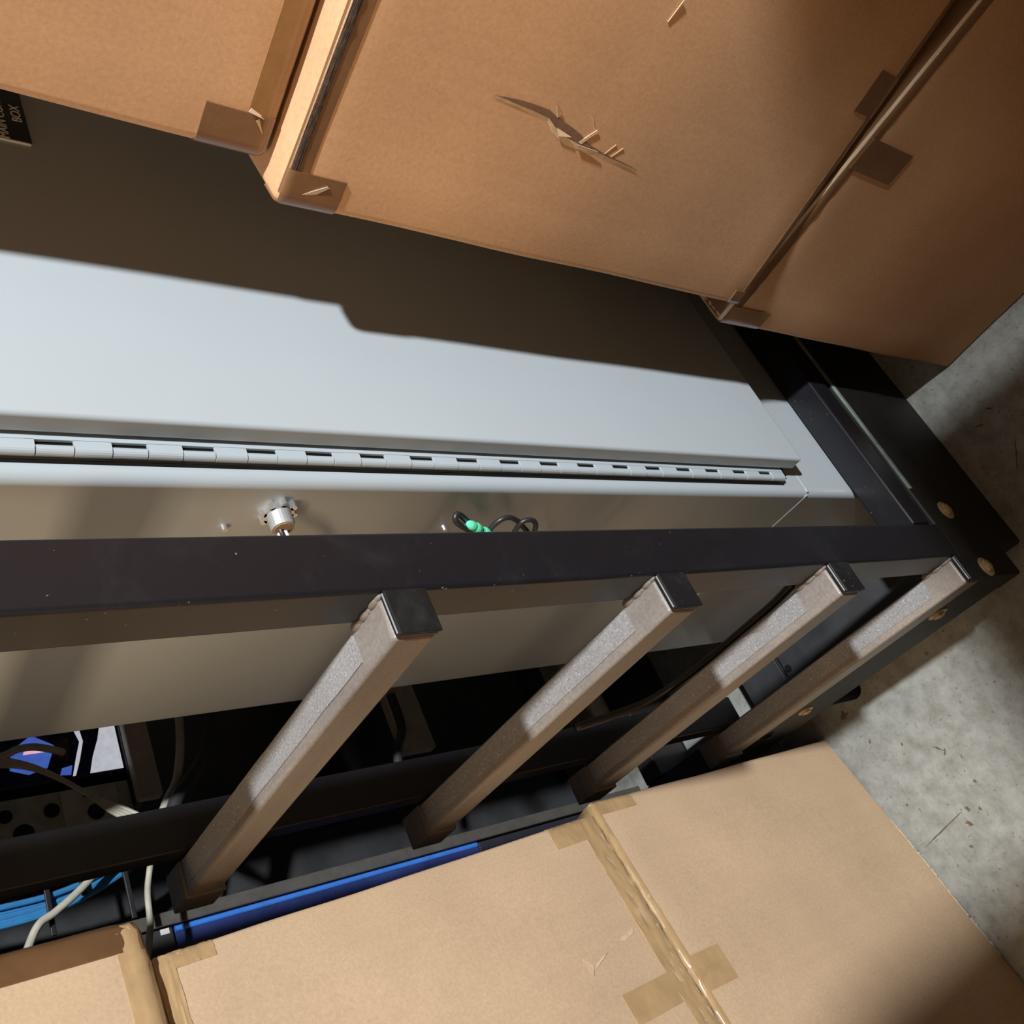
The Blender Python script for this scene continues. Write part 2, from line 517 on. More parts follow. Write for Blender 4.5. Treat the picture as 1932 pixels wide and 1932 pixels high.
# ------------------------------------------------------------------ cartons
class Carton:
    """A carton standing on one corner point; a runs along the seen wall, d goes into the carton, z is up."""

    def __init__(s, name, corner, yaw, side, z0, z1, L, D, label, group, seed, lean=0.0, r=0.005, fine=True, mat='card'):
        s.z0, s.z1, s.L, s.D, s.side, s.seed, s.r, s.lean = z0, z1, L, D, side, seed, r, lean
        s.t = thing(name, label, 'box', (corner[0], corner[1], z0), R(yaw), group)
        s.H = z1 - z0
        n = 16 if fine else 4

        def axis(q):
            return [0, r * 0.3, r * 0.65, r] + [r + (q - 2 * r) * k / n for k in range(1, n)] + [q - r, q - r * 0.65, q - r * 0.3, q]
        bm = bmesh.new()
        A, Dd, Z = axis(L), axis(D), axis(s.H)

        def grid(us, vs, f):
            g = [[bm.verts.new(s.surf(*f(u, v))) for v in vs] for u in us]
            for i in range(len(us) - 1):
                for j in range(len(vs) - 1):
                    bm.faces.new((g[i][j], g[i + 1][j], g[i + 1][j + 1], g[i][j + 1]))
        grid(A, Z, lambda u, v: (u, 0, v))
        grid(A, Z, lambda u, v: (u, D, v))
        grid(Dd, Z, lambda u, v: (0, u, v))
        grid(Dd, Z, lambda u, v: (L, u, v))
        grid(A, Dd, lambda u, v: (u, v, 0))
        grid(A, Dd, lambda u, v: (u, v, s.H))
        bmesh.ops.remove_doubles(bm, verts=bm.verts[:], dist=1e-6)
        s.body = part('carton_body', bm, mat, s.t, world=False, smooth=True)

    def surf(s, a, d, z, off=0.0):
        p = Vector((a, d, z))
        lo, hi = Vector((s.r,) * 3), Vector((s.L - s.r, s.D - s.r, s.H - s.r))
        q = Vector((min(max(p.x, lo.x), hi.x), min(max(p.y, lo.y), hi.y), min(max(p.z, lo.z), hi.z)))
        n = p - q
        if n.length > 1e-9:
            n.normalize()
        p = q + n * (s.r + off)
        # soft dents and a slight belly of the walls
        fa, fz = p.x / s.L, (p.z / s.H)
        belly = 0.004 * math.sin(math.pi * min(max(fa, 0), 1)) * math.sin(math.pi * min(max(fz, 0), 1))
        wob = 0.0016 * noise.noise(Vector((a * 7 + s.seed, d * 7, z * 7)))
        p = p + n * (belly + wob)
        p.x += s.lean * p.z / s.H
        if s.side == 'R':
            return Vector((p.y, -p.x, p.z))
        return Vector((-p.x, p.y, p.z))

    def patch(s, f, nu, nv, off=0.0009, mat='tape', name='packing_tape', ragged=0.0, wr=0.0, smooth=True):
        """A thin sheet on the carton: f(u, v) gives a, d, z for u, v in 0..1."""
        bm = bmesh.new()
        lay = []
        for o in (off, -0.0006):
            lay.append([[bm.verts.new(s.surf(*f(i / nu, j / nv),
                                             off=o + (wr * noise.noise(Vector((i * .9, j * .9, s.seed + 3))) if o > 0 else 0)))
                         for j in range(nv + 1)] for i in range(nu + 1)])
        for g in lay:
            for i in range(nu):
                for j in range(nv):
                    bm.faces.new((g[i][j], g[i + 1][j], g[i + 1][j + 1], g[i][j + 1]))
        a, b = lay
        rim = [(i, 0) for i in range(nu)] + [(nu, j) for j in range(nv)] + [(i, nv) for i in range(nu, 0, -1)] + [(0, j) for j in range(nv, 0, -1)]
        for k in range(len(rim)):
            (i, j), (i2, j2) = rim[k], rim[(k + 1) % len(rim)]
            bm.faces.new((a[i][j], a[i2][j2], b[i2][j2], b[i][j]))
        return part(name, bm, mat, s.t, world=False, smooth=smooth)

    def face_tape(s, a0, a1, z0, z1, mat='tape', skew=0.0, **k):
        z0, z1 = z0 - s.z0, z1 - s.z0
        return s.patch(lambda u, v: (a0 + (a1 - a0) * u + skew * v, 0, z0 + (z1 - z0) * v), 6, 6, mat=mat, **k)

    def top_tape(s, a0, a1, w, w2, mat='tape', **k):
        def f(u, v):
            q = -w + (w + w2) * v
            return (a0 + (a1 - a0) * u, max(q, 0), s.H + min(q, 0))
        return s.patch(f, 60, 16, mat=mat, **k)

    def bottom_tape(s, a0, a1, w, w2, mat='tape', **k):
        def f(u, v):
            q = -w + (w + w2) * v
            return (a0 + (a1 - a0) * u, max(q, 0), -min(q, 0))
        return s.patch(f, 60, 16, mat=mat, **k)

    def upright_tape(s, z0, z1, w, w2, mat='tape', **k):
        def f(u, v):
            q = -w + (w + w2) * v
            return (max(-q, 0), max(q, 0), z0 - s.z0 + (z1 - z0) * u)
        return s.patch(f, 24, 14, mat=mat, **k)


GR, GL = 'cartons in the tall stack before the cabinet door', 'cartons in the stack beside the ladder frame'
# the stack that hides part of the cabinet door
R3 = Carton('cardboard_box', (0.653, 0.455), 2.0, 'R', 0.0, 0.597, 0.64, 0.46,
            'carton with painted bounce tint on the floor, lowest of the stack before the cabinet door', GR, 1, r=0.008, mat='card_bounce')
R2 = Carton('cardboard_box', (0.642, 0.417), 6.5, 'R', 0.603, 1.214, 0.64, 0.46,
            'carton with painted bounce tint and a ragged tear in its side, in the stack before the door', GR, 5, r=0.008, mat='card_bounce')
R1 = Carton('cardboard_box', (0.673, 0.399), 8.0, 'R', 1.2185, 1.825, 0.64, 0.46,
            'carton with painted bounce tint set back on top of the torn carton', GR, 9, r=0.008, mat='card_bounce')
# R1: amber tape along its lower edge and a corner piece
R1.bottom_tape(0.004, 0.62, 0.026, 0.06, 'tape_mid', off=0.0006, wr=0.0004)
R1.upright_tape(1.2205, 1.278, 0.034, 0.03, 'tape_box', off=0.0015)
# R2: tape on its top edge, corner piece, seam tape with a cross piece
R2.top_tape(0.010, 0.62, 0.020, 0.002, 'tape_box', off=0.0006)
R2.top_tape(0.006, 0.62, 0.0100, -0.0035, 'fray', off=0.0012, wr=0.0008, name='frayed_edge')
R2.upright_tape(1.160, 1.212, 0.032, 0.03, 'tape_box', off=0.0016)
R2.bottom_tape(0.006, 0.62, 0.012, 0.01, 'tape_box', off=0.0005, wr=0.0006)
R2.face_tape(0.245, 0.290, 0.606, 0.642, 'tape_box', off=0.0011)
R2.upright_tape(0.606, 0.628, 0.020, 0.02, 'tape_box', off=0.0012)
# R3
R3.top_tape(0.004, 0.62, 0.016, 0.04, 'tape_box', off=0.0005, wr=0.0006)
R3.top_tape(0.004, 0.62, 0.0015, 0.004, 'clear', off=0.0011, wr=0.0006, name='tape_crease')
R3.face_tape(0.229, 0.268, 0.508, 0.590, 'tape_box', off=0.0011)
R3.upright_tape(0.520, 0.594, 0.030, 0.03, 'tape_mid', off=0.0014)

# torn side of the middle carton: hollow slit, raised paper lips and curled flaps
def on_face(c, pts, lift=0.0):
    return [c.surf(a, 0, z - c.z0, off=lift) for a, z in pts]


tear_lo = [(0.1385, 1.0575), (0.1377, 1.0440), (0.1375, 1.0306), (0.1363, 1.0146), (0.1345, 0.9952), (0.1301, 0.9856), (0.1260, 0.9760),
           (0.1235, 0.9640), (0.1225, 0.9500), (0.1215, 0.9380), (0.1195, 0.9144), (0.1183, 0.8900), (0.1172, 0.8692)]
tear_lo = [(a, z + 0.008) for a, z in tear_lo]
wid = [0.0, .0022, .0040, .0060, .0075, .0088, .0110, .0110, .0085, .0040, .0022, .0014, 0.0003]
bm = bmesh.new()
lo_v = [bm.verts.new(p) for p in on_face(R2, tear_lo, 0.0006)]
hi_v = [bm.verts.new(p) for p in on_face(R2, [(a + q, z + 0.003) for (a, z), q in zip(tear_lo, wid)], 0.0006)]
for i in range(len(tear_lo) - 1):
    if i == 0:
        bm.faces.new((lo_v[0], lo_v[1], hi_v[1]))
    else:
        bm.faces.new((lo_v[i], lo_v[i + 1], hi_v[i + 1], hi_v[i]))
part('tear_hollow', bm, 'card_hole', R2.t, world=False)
rnd = random.Random(3)
bm = bmesh.new()
ra = [bm.verts.new(p) for p in on_face(R2, [(a - (0.0015 if i < 5 else 0.0048 if i < 9 else 0.0015) - rnd.uniform(0, .0012), z) for i, (a, z) in enumerate(tear_lo)], 0.0002)]
rb = [bm.verts.new(p) for p in on_face(R2, [(a + rnd.uniform(0, .0012), z) for a, z in tear_lo], 0.0010)]
for i in range(len(tear_lo) - 1):
    bm.faces.new((ra[i], ra[i + 1], rb[i + 1], rb[i]))
part('torn_lip', bm, 'card_torn', R2.t, world=False)

def flap(c, tri, lifts, mat, name='torn_flap'):
    bm = bmesh.new()
    top = [c.surf(a, 0, z - c.z0, off=l) for (a, z), l in zip(tri, lifts)]
    bot = [c.surf(a, 0, z - c.z0, off=l - 0.0008) for (a, z), l in zip(tri, lifts)]
    a = [bm.verts.new(p) for p in top]
    b = [bm.verts.new(p) for p in bot]
    bm.faces.new(a)
    bm.faces.new(b)
    for i in range(len(a)):
        bm.faces.new((a[i], a[(i + 1) % len(a)], b[(i + 1) % len(a)], b[i]))
    part(name, bm, mat, c.t, world=False)


flap(R2, [(0.1300, 0.990), (0.1240, 0.985), (0.1270, 0.972)], (0.001, 0.002, 0.003), 'card_torn')
flap(R2, [(0.1380, 0.995), (0.1480, 1.003), (0.1430, 0.992)], (0.0008, 0.0024, 0.0012), 'card_torn')
flap(R2, [(0.1240, 0.960), (0.1400, 0.948), (0.1395, 0.946), (0.1230, 0.956)], (0.0008, 0.0016, 0.0016, 0.0008), 'card_torn')
flap(R2, [(0.1225, 0.962), (0.1225, 0.936), (0.1165, 0.940), (0.1185, 0.956)], (0.003, 0.003, 0.0008, 0.0008), 'card_torn')
flap(R2, [(0.1390, 0.950), (0.1500, 0.962), (0.1496, 0.9605), (0.1384, 0.9485)], (0.0006, 0.0014, 0.0014, 0.0006), 'card_torn')
flap(R2, [(0.1215, 0.925), (0.1330, 0.918), (0.1329, 0.917), (0.1213, 0.924)], (0.0004, 0.0008, 0.0008, 0.0004), 'card_bounce')
flap(R2, [(0.1208, 0.916), (0.1320, 0.908), (0.1319, 0.907), (0.1206, 0.915)], (0.0004, 0.0008, 0.0008, 0.0004), 'card_bounce')
flap(R2, [(0.2435, 0.937), (0.2640, 0.934), (0.2610, 0.9325)], (0.0010, 0.002, 0.001), 'card_torn')

for pts, lf in (([(0.016, 1.2205 + 0.004), (0.030, 1.238), (0.032, 1.234)], (0.001, 0.004, 0.001)),
                ([(0.030, 1.2215), (0.036, 1.246), (0.038, 1.243)], (0.001, 0.005, 0.001))):
    flap(R1, pts, lf, 'clear', 'tape_curl')
flap(R2, [(0.014, 1.184), (0.014, 1.194), (0.026, 1.176), (0.024, 1.172)], (0.0012, 0.0018, 0.0032, 0.0012), 'clear', 'tape_curl')
# the stack beside the ladder frame
L3 = Carton('cardboard_box', (0.281, 1.030), 9.6, 'L', 0.0, 0.603, 0.64, 0.42,
            'tan carton on the floor, lowest of the stack beside the black ladder frame', GL, 13)
L2 = Carton('cardboard_box', (0.264, 1.026), 9.8, 'L', 0.608, 1.232, 0.64, 0.42,
            'tan carton with peeling scuff marks, middle of the stack beside the ladder', GL, 17, lean=0.020)
L1 = Carton('cardboard_box', (0.285, 1.009), 9.8, 'L', 1.236, 1.850, 0.64, 0.42,
            'tan carton with a painted brown shadow strip, on top of the scuffed carton', GL, 21, r=0.014)
L3.top_tape(0.004, 0.62, 0.010, 0.05, 'tape', wr=0.0022)
L3.upright_tape(0.520, 0.601, 0.022, 0.03, 'tape', wr=0.001)
L3.face_tape(0.236, 0.283, 0.538, 0.598, 'tape', name='packing_tape')
L3.bottom_tape(0.17, 0.42, 0.003, 0.02, 'clear', off=0.0012, wr=0.0035, name='crumpled_tape')
L2.bottom_tape(0.003, 0.62, 0.036, 0.03, 'tape', wr=0.0030)
L2.upright_tape(0.640, 0.698, 0.032, 0.03, 'tape', wr=0.001)
L2.face_tape(0.224, 0.262, 0.640, 0.728, 'tape')
L2.upright_tape(1.168, 1.230, 0.018, 0.03, 'tape', wr=0.0015)
L2.top_tape(0.006, 0.62, 0.022, 0.004, 'tape', wr=0.0016)
flap(L2, [(0.1684, 0.754), (0.1911, 0.752), (0.1820, 0.744), (0.1700, 0.749)], (0.0012, 0.0022, 0.0012, 0.0008), 'card_torn')
flap(L2, [(0.1860, 0.744), (0.1732, 0.713), (0.1755, 0.724), (0.1800, 0.738)], (0.0010, 0.0020, 0.0012, 0.0008), 'card_torn')
flap(L2, [(0.1670, 0.690), (0.1590, 0.655), (0.1660, 0.660), (0.1700, 0.676)], (0.0010, 0.0018, 0.0012, 0.0008), 'card_torn')
L1.upright_tape(1.240, 1.845, 0.034, 0.05, 'strip_shade', off=0.0016)  # brown strip paints the shadow along the carton's right edge
L1.bottom_tape(0.004, 0.62, 0.030, 0.03, 'tape', off=0.0008, wr=0.0016)

# unseen carton rows across the aisle and along its left, added for warm fill
LV = ('lowest', 'middle', 'topmost')
for i, x in enumerate((-0.75, -0.08, 0.59)):
    for k in range(3):
        where = ('by the added tan aisle cartons', 'between its two neighbours', 'opposite the torn carton')[i]
        Carton('cardboard_box', (x + 0.62, -1.02), 0.0, 'L', 0.612 * k, 0.612 * k + 0.607, 0.64, 0.45,
               'unseen brown carton across the aisle, %s of the stack %s' % (LV[k], where),
               'unseen cartons across the aisle', 40 + i * 3 + k, fine=False)
for i, y in enumerate((-0.52, 0.14)):
    for k in range(3):
        where = ('beside the added blanket', 'next to the ladder-side stack')[i]
        Carton('cardboard_box', (-0.83, y + 0.66), 0.0, 'R', 0.13 + 0.612 * k, 0.13 + 0.612 * k + 0.607, 0.64, 0.45,
               'added tan aisle carton, %s of the stack %s' % (LV[k], where),
               'cartons added along the left of the aisle', 60 + i * 5 + k, fine=False, mat='card_reflect')

PT = thing('added_pallet', 'added wooden pallet under the added tan aisle cartons', 'pallet', (-0.60, 0.14, 0))  # added to raise the aisle cartons so they block more fill light
for q in range(7):
    part('added_deck_board', nb(-0.84, -0.37, -0.53 + 0.19 * q, -0.53 + 0.19 * q + 0.14, 0.105, 0.127, 0.002), 'wood', PT)
for x in (-0.83, -0.64, -0.45):
    part('added_stringer', nb(x, x + 0.07, -0.53, 0.75, 0.0, 0.105, 0.002), 'wood', PT)

# rolled blanket added behind the viewer, unseen, in the viewer's place (throws the soft shadow on the lowest tan carton)
bm = bmesh.new()
rings = []
prof = [(0.0, 0.115), (0.02, 0.13), (0.6, 0.125), (1.2, 0.13), (1.70, 0.128), (1.82, 0.12), (1.90, 0.10), (1.94, 0.05)]
for z, r in prof:
    rings.append([bm.verts.new((0.060 + r * (1 + 0.06 * math.sin(3 * a + z * 2)) * math.cos(a), -0.36 + 1.0 * r * math.sin(a), z))
                  for a in [2 * math.pi * k / 28 for k in range(28)]])
for a, b in zip(rings, rings[1:]):
    for k in range(28):
        bm.faces.new((a[k], a[(k + 1) % 28], b[(k + 1) % 28], b[k]))
bm.faces.new(rings[0])
bm.faces.new(rings[-1])
solo('viewer_shadow_roll', bm, 'shadowcaster', (0.060, -0.36, 0), 'added brown rolled blanket standing upright in the aisle', 'shadowcaster', smooth=True)

# ------------------------------------------------------------------ black steel ladder frame
F = thing('steel_ladder_frame', 'black steel equipment frame with square ladder rungs around the grey cabinet', 'frame', (0.60, 0.56, 0))
soften(part('post', nb(0.339, 0.395, 0.531, 0.577, 0.236, 2.45, 0.004), 'black', F))
soften(part('post', nb(0.339, 0.390, 1.012, 1.040, 0.215, 2.45, 0.003), 'black', F))
soften(part('post', nb(1.225, 1.280, 0.531, 0.577, 0.298, 2.45, 0.004), 'black', F))
soften(part('post', nb(1.229, 1.280, 1.012, 1.040, 0.215, 2.45, 0.003), 'black', F))
part('top_beam', nb(0.339, 1.280, 0.531, 0.577, 2.45, 2.50, 0.004), 'black', F)
part('top_beam', nb(0.339, 1.280, 1.012, 1.055, 2.45, 2.50, 0.004), 'black', F)
for zt in (1.795, 1.484, 1.1725, 0.862, 0.5655, 0.259):
    x0, x1, z0 = 0.300, 0.339, zt - 0.039
    rg = part('rung', nb(x0, x1, 0.538, 1.085, z0, zt, 0.0045, 3), 'rung', F)
    soften(rg)
    cp = bmesh.new()
    box(cp, x0 + 0.0008, x1 - 0.0008, 0.5335, 0.538, z0 + 0.0008, zt - 0.0008, 0.001)
    box(cp, x0 - 0.0002, x1 + 0.0002, 0.5295, 0.5325, z0 - 0.0002, zt + 0.0002, 0.0012)
    part('end_cap', cp, 'cap', rg)
    part('cap_rim', nb(x0 + 0.002, x1 - 0.001, 0.5322, 0.5337, zt - 0.004, zt + 0.0004, 0.0003), 'steel', rg)
    # grip strip with slightly ragged long edges
    rnd = random.Random(int(zt * 1000))
    n = 44
    y0, y1 = 0.588, 1.035
    bm = bmesh.new()
    L_, R_ = [], []
    for k in range(n + 1):
        y = y0 + (y1 - y0) * k / n
        wob = 0.0009 * noise.noise(Vector((y * 40, zt * 9, 0)))
        dent = 0.010 * math.exp(-((y - 0.655) / 0.016) ** 2) if abs(zt - 0.5655) < 0.01 else 0.0
        L_.append((x0 + 0.0105 + wob, y))
        R_.append((x1 - 0.003 - abs(wob) - dent, y))
    ring = L_ + R_[::-1]
    slab(bm, [(x, y, zt - 0.0003) for x, y in ring], (0, 0, 1), 0.0014)
    part('grip_strip', bm, 'grip', rg)
    # folded sleeve at the far end, weld bead at the near post
    sl = bmesh.new()
    box(sl, x0 - 0.003, x1 - 0.0005, 1.042, 1.088, z0 - 0.003, zt + 0.003, 0.002)
    part('end_sleeve', sl, 'weld', rg)
    wb = bmesh.new()
    for k in range(8):
        y = 0.542 + 0.0052 * k
        r_ = 0.0042 + 0.0014 * math.sin(k * 2.1)
        bmesh.ops.create_icosphere(wb, subdivisions=2, radius=r_, matrix=Matrix.Translation((x1 + 0.0005 * math.cos(k), y, zt - 0.001)) @ Matrix.Diagonal((0.9, 1.7, 0.9, 1)))
    part('weld_bead', wb, 'weld', rg, smooth=True)
# base
part('front_ledge', nb(0.3955, 1.280, 0.531, 0.577, 0.252, 0.297, 0.003), 'black', F)
ch = part('front_channel', nb(0.304, 1.280, 0.533, 0.575, 0.090, 0.235, 0.003), 'black2', F)
part('edge_strip', nb(0.459, 0.80, 0.5318, 0.5345, 0.226, 0.2345, 0.0008), 'greenline', ch)  # thin green-grey strip along the channel's upper edge
part('spacer', nb(0.42, 1.26, 0.545, 0.57, 0.234, 0.253), 'black2', F)
part('skid', nb(0.360, 1.280, 0.536, 0.60, 0.0, 0.091, 0.004), 'black2', F)
part('side_beam', nb(0.3065, 0.350, 0.5755, 1.28, 0.085, 0.2155, 0.003), 'black2', F)
part('side_beam', nb(1.232, 1.275, 0.5755, 1.28, 0.085, 0.2155, 0.003), 'black2', F)
part('rear_beam', nb(0.3505, 1.2315, 1.235, 1.28, 0.085, 0.2155, 0.003), 'black2', F)
part('foot', nb(0.312, 0.345, 1.20, 1.26, 0, 0.086, 0.003), 'rubber_and_shade', F)
part('foot', cyl(bmesh.new(), (0.327, 0.930, 0.0), (0.327, 0.930, 0.086), 0.019, 20), 'rubber_and_shade', F)
part('foot', cyl(bmesh.new(), (1.252, 0.930, 0.0), (1.252, 0.930, 0.086), 0.019, 20), 'rubber_and_shade', F)
part('foot', nb(1.237, 1.27, 1.20, 1.26, 0, 0.086, 0.003), 'rubber_and_shade', F)
part('base_plate', nb(0.352, 1.23, 0.579, 0.953, 0.103, 0.115, 0.001), 'darkgrey', F)
part('base_plate', nb(0.352, 1.23, 0.9615, 1.047, 0.103, 0.115, 0.001), 'darkgrey', F)
part('base_strip', nb(0.384, 0.440, 1.10, 1.233, 0.110, 0.120, 0.002), 'steel', F)


def bolt(p, n, mat='brass', s=1.0):
    p, n = Vector(p), Vector(n)
    b = part('bolt', cyl(bmesh.new(), p + n * 0.001, p + n * 0.0055 * s, 0.0095 * s, 6), mat, F)
    part('washer', cyl(bmesh.new(), p - n * 0.0005, p + n * 0.0018, 0.0150 * s, 28), mat, b)
    part('bolt_stub', cyl(bmesh.new(), p + n * 0.0054 * s, p + n * 0.0066 * s, 0.0058 * s, 16, 0.005 * s), mat, b)


bolt((0.419, 0.533, 0.177), (0, -1, 0))
bolt((0.3185, 0.533, 0.186), (0, -1, 0))
bolt((0.3065, 0.634, 0.180), (-1, 0, 0))
bolt((0.3065, 0.925, 0.168), (-1, 0, 0), s=0.9)
bolt((0.3065, 1.010, 0.178), (-1, 0, 0), 'black', 0.9)
bolt((0.3065, 1.120, 0.160), (-1, 0, 0), 'black', 0.9)
bolt((0.392, 0.945, 0.112), (0, 0, 1), 'black', 0.8)

# ------------------------------------------------------------------ grey control cabinet
K = thing('control_cabinet', 'pale grey steel control cabinet with a long piano hinge inside the black frame', 'cabinet', (0.85, 0.79, 0.115))
soften(part('cabinet_body', nb(0.485, 1.215, 0.580, 1.005, 0.1152, 2.15, 0.010, 5), 'paint', K))
part('seam_bead', nb(0.4845, 0.4862, 0.584, 1.002, 0.4035, 0.4075, 0.0008), 'paint', K)
part('seam_bead', nb(0.488, 1.21, 0.5795, 0.5812, 0.4035, 0.4075, 0.0008), 'paint', K)
part('door_gasket', nb(0.5095, 1.195, 0.5725, 0.5805, 0.445, 2.04), 'rubber_and_shade', K)  # gasket, its dark colour also stands for shade in the hinge slots
D = part('cabinet_door', nb(0.516, 1.205, 0.546, 0.5675, 0.432, 2.06, 0.0045, 4), 'paint', K)
soften(D)
part('gap_shade', nb(0.4985, 0.5015, 0.5790, 0.5806, 0.452, 2.04), 'rubber_and_shade', K)  # dark strip painted as the shadow line in the hinge gap
hg = part('hinge_leaf', nb(0.5122, 0.530, 0.5690, 0.5715, 0.456, 2.03), 'paint', K)
pitch = 0.0545
k = 0
z = 0.4565
while z < 2.0:
    # door-leaf knuckle reaches out to the barrel, body-leaf knuckle leaves a slot above it
    bm = bmesh.new()
    cyl(bm, (0.5055, 0.5735, z + 0.0004), (0.5055, 0.5735, z + 0.0270), 0.0046, 16)
    box(bm, 0.5055, 0.5125, 0.5690, 0.5714, z, z + 0.0274)
    part('hinge_knuckle', bm, 'paint', hg)
    bm = bmesh.new()
    cyl(bm, (0.5055, 0.5737, z + 0.0279), (0.5055, 0.5737, z + 0.0540), 0.0044, 16)
    part('hinge_knuckle', bm, 'paint', hg)
    z += pitch
# name plate on the door
pl = part('name_plate', nb(0.846, 0.932, 0.5440, 0.5465, 1.339, 1.384, 0.0004), 'white', D)
part('plate_face', nb(0.8475, 0.9305, 0.5434, 0.5445, 1.3385, 1.3825), 'ink', D)


def lettering(s, cx, z, size, parent):
    cu = bpy.data.curves.new('lettering', 'FONT')
    cu.body = s
    cu.size = size
    cu.align_x = 'CENTER'
    cu.extrude = 0.0002
    tmp = bpy.data.objects.new('lettering', cu)
    COL.objects.link(tmp)
    dg = bpy.context.evaluated_depsgraph_get()
    me = bpy.data.meshes.new_from_object(tmp.evaluated_get(dg))
    bm = bmesh.new()
    bm.from_mesh(me)
    bpy.data.objects.remove(tmp)
    bpy.data.meshes.remove(me)
    bm.transform(Matrix.Translation((cx, 0.5433, z)) @ Matrix.Rotation(R(90), 4, 'X'))
    return part('lettering', bm, 'white', parent)


lettering('MAIN CONTROL', 0.889, 1.3570, 0.0112, D)
lettering('BOX', 0.889, 1.3425, 0.0122, D)

# cable gland on the cabinet side
gx, gy, gz = 0.485, 0.617, 1.181
bm = bmesh.new()
cyl(bm, (gx + .001, gy, gz), (gx - 0.007, gy, gz), 0.0138, 24)
for q in range(8):
    a = 2 * math.pi * q / 8
    c = Vector((gx - 0.003, gy + 0.0145 * math.cos(a), gz + 0.0145 * math.sin(a)))
    cyl(bm, c + Vector((0.004, 0, 0)), c - Vector((0.004, 0, 0)), 0.0032, 8)
nut = part('cable_gland', bm, 'chrome', K)
bm = bmesh.new()
for q in range(4):
    cyl(bm, (gx - 0.007 - 0.0035 * q, gy, gz), (gx - 0.0105 - 0.0035 * q, gy, gz), 0.0112, 24, 0.0100)
part('gland_collar', bm, 'steel', nut, smooth=False)
part('gland_bore', cyl(bmesh.new(), (gx - 0.0208, gy, gz), (gx - 0.0215, gy, gz), 0.0082, 20), 'card_edge', nut)
for q, (dy, dz) in enumerate(((0.002, -0.001), (0.005, 0.003), (0.0, 0.004))):
    bm = tube(bmesh.new(), [(gx - 0.015, gy + dy, gz + dz), (gx - 0.030, gy + 0.006 + dy, gz - 0.006 + dz),
                            (gx - 0.036, gy + 0.022 + dy, gz - 0.022 + dz), (gx - 0.034, gy + 0.05 + dy, gz - 0.05 + dz), (gx - 0.03, gy + 0.08, gz - 0.12)], 0.0022, 8)
    part('wire', bm, 'whitewire' if q < 2 else 'blackcable', nut, smooth=True)
for (y, z_) in ((0.640, 1.222), (0.645, 0.985)):
    part('screw', cyl(bmesh.new(), (0.4855, y, z_), (0.480, y, z_), 0.0034, 12, 0.0026), 'chrome', K)

# black cable tied with green tape beside the cabinet
CB = thing('cable_loop', 'looped black cable bound with mint green tape behind the black post', 'cable', (0.455, 0.61, 0.90))
pts1 = [(0.452, 0.66, 0.90), (0.455, 0.622, 0.962), (0.457, 0.606, 0.986), (0.459, 0.5925, 1.006), (0.458, 0.591, 1.013), (0.453, 0.596, 1.011), (0.450, 0.609, 0.985), (0.449, 0.626, 0.955), (0.447, 0.67, 0.90)]
part('cable', tube(bmesh.new(), pts1, 0.0030, 10), 'blackcable', CB, smooth=True)
pts2 = [(0.455, 0.66, 0.955), (0.455, 0.618, 0.960), (0.456, 0.600, 0.957), (0.457, 0.5935, 0.947), (0.456, 0.598, 0.932), (0.454, 0.606, 0.920), (0.452, 0.618, 0.905), (0.449, 0.66, 0.87)]
part('cable', tube(bmesh.new(), pts2, 0.0027, 10), 'blackcable', CB, smooth=True)
pts3 = [(0.450, 0.64, 0.925), (0.452, 0.612, 0.929), (0.453, 0.598, 0.929), (0.453, 0.5925, 0.922), (0.452, 0.595, 0.913), (0.450, 0.606, 0.906), (0.448, 0.64, 0.896)]
part('cable', tube(bmesh.new(), pts3, 0.0027, 10), 'blackcable', CB, smooth=True)
bm = bmesh.new()
for q in range(9):
    f = q / 8
    c = Vector((0.4525, 0.601 + 0.030 * f, 0.990 - 0.062 * f))
    bmesh.ops.create_icosphere(bm, subdivisions=2, radius=0.0062 + 0.0009 * math.sin(q * 2.3),
                               matrix=Matrix.Translation(c) @ Matrix.Rotation(0.4, 4, 'X') @ Matrix.Diagonal((0.9, 0.8, 1.5, 1)))
part('green_tape', bm, 'green', CB, smooth=True, label='mint green tape wrap')

# black hose along the third rung
solo('black_hose', tube(bmesh.new(), [(0.352, 0.592, 0.552), (0.353, 0.640, 0.538), (0.354, 0.70, 0.533), (0.354, 0.786, 0.531), (0.353, 0.846, 0.545), (0.352, 0.885, 0.575), (0.356, 0.93, 0.66)], 0.0058, 10),
     'blackcable', (0.353, 0.75, 0.53), 'thick black hose running along the dusty rung', 'hose', smooth=True)

# ------------------------------------------------------------------ things behind the frame
P = thing('equipment_panel', 'dark grey dusty sheet metal panel standing behind the frame', 'panel', (0.9, 1.66, 0))
part('panel_sheet', nb(0.30, 1.9, 1.65, 1.68, 0.0, 2.4, 0.002), 'darkgrey', P)
part('shelf', nb(0.53, 1.22, 1.345, 1.6505, 1.086, 1.098, 0.002), 'navy', P)
part('shelf_lip', nb(0.53, 1.22, 1.325, 1.345, 1.064, 1.0975, 0.003), 'beige', P)
part('shelf', nb(0.53, 1.22, 1.365, 1.6505, 0.632, 0.645, 0.002), 'navy', P)
part('shelf_lip', nb(0.53, 1.22, 1.345, 1.365, 0.579, 0.645, 0.003), 'beige', P)
part('panel_ledge', nb(0.30, 1.9, 1.63, 1.651, 0.0, 0.06), 'navy', P)
part('panel_stud', cyl(bmesh.new(), (0.47, 1.652, 1.24), (0.47, 1.64, 1.24), 0.006, 12), 'chrome', P)

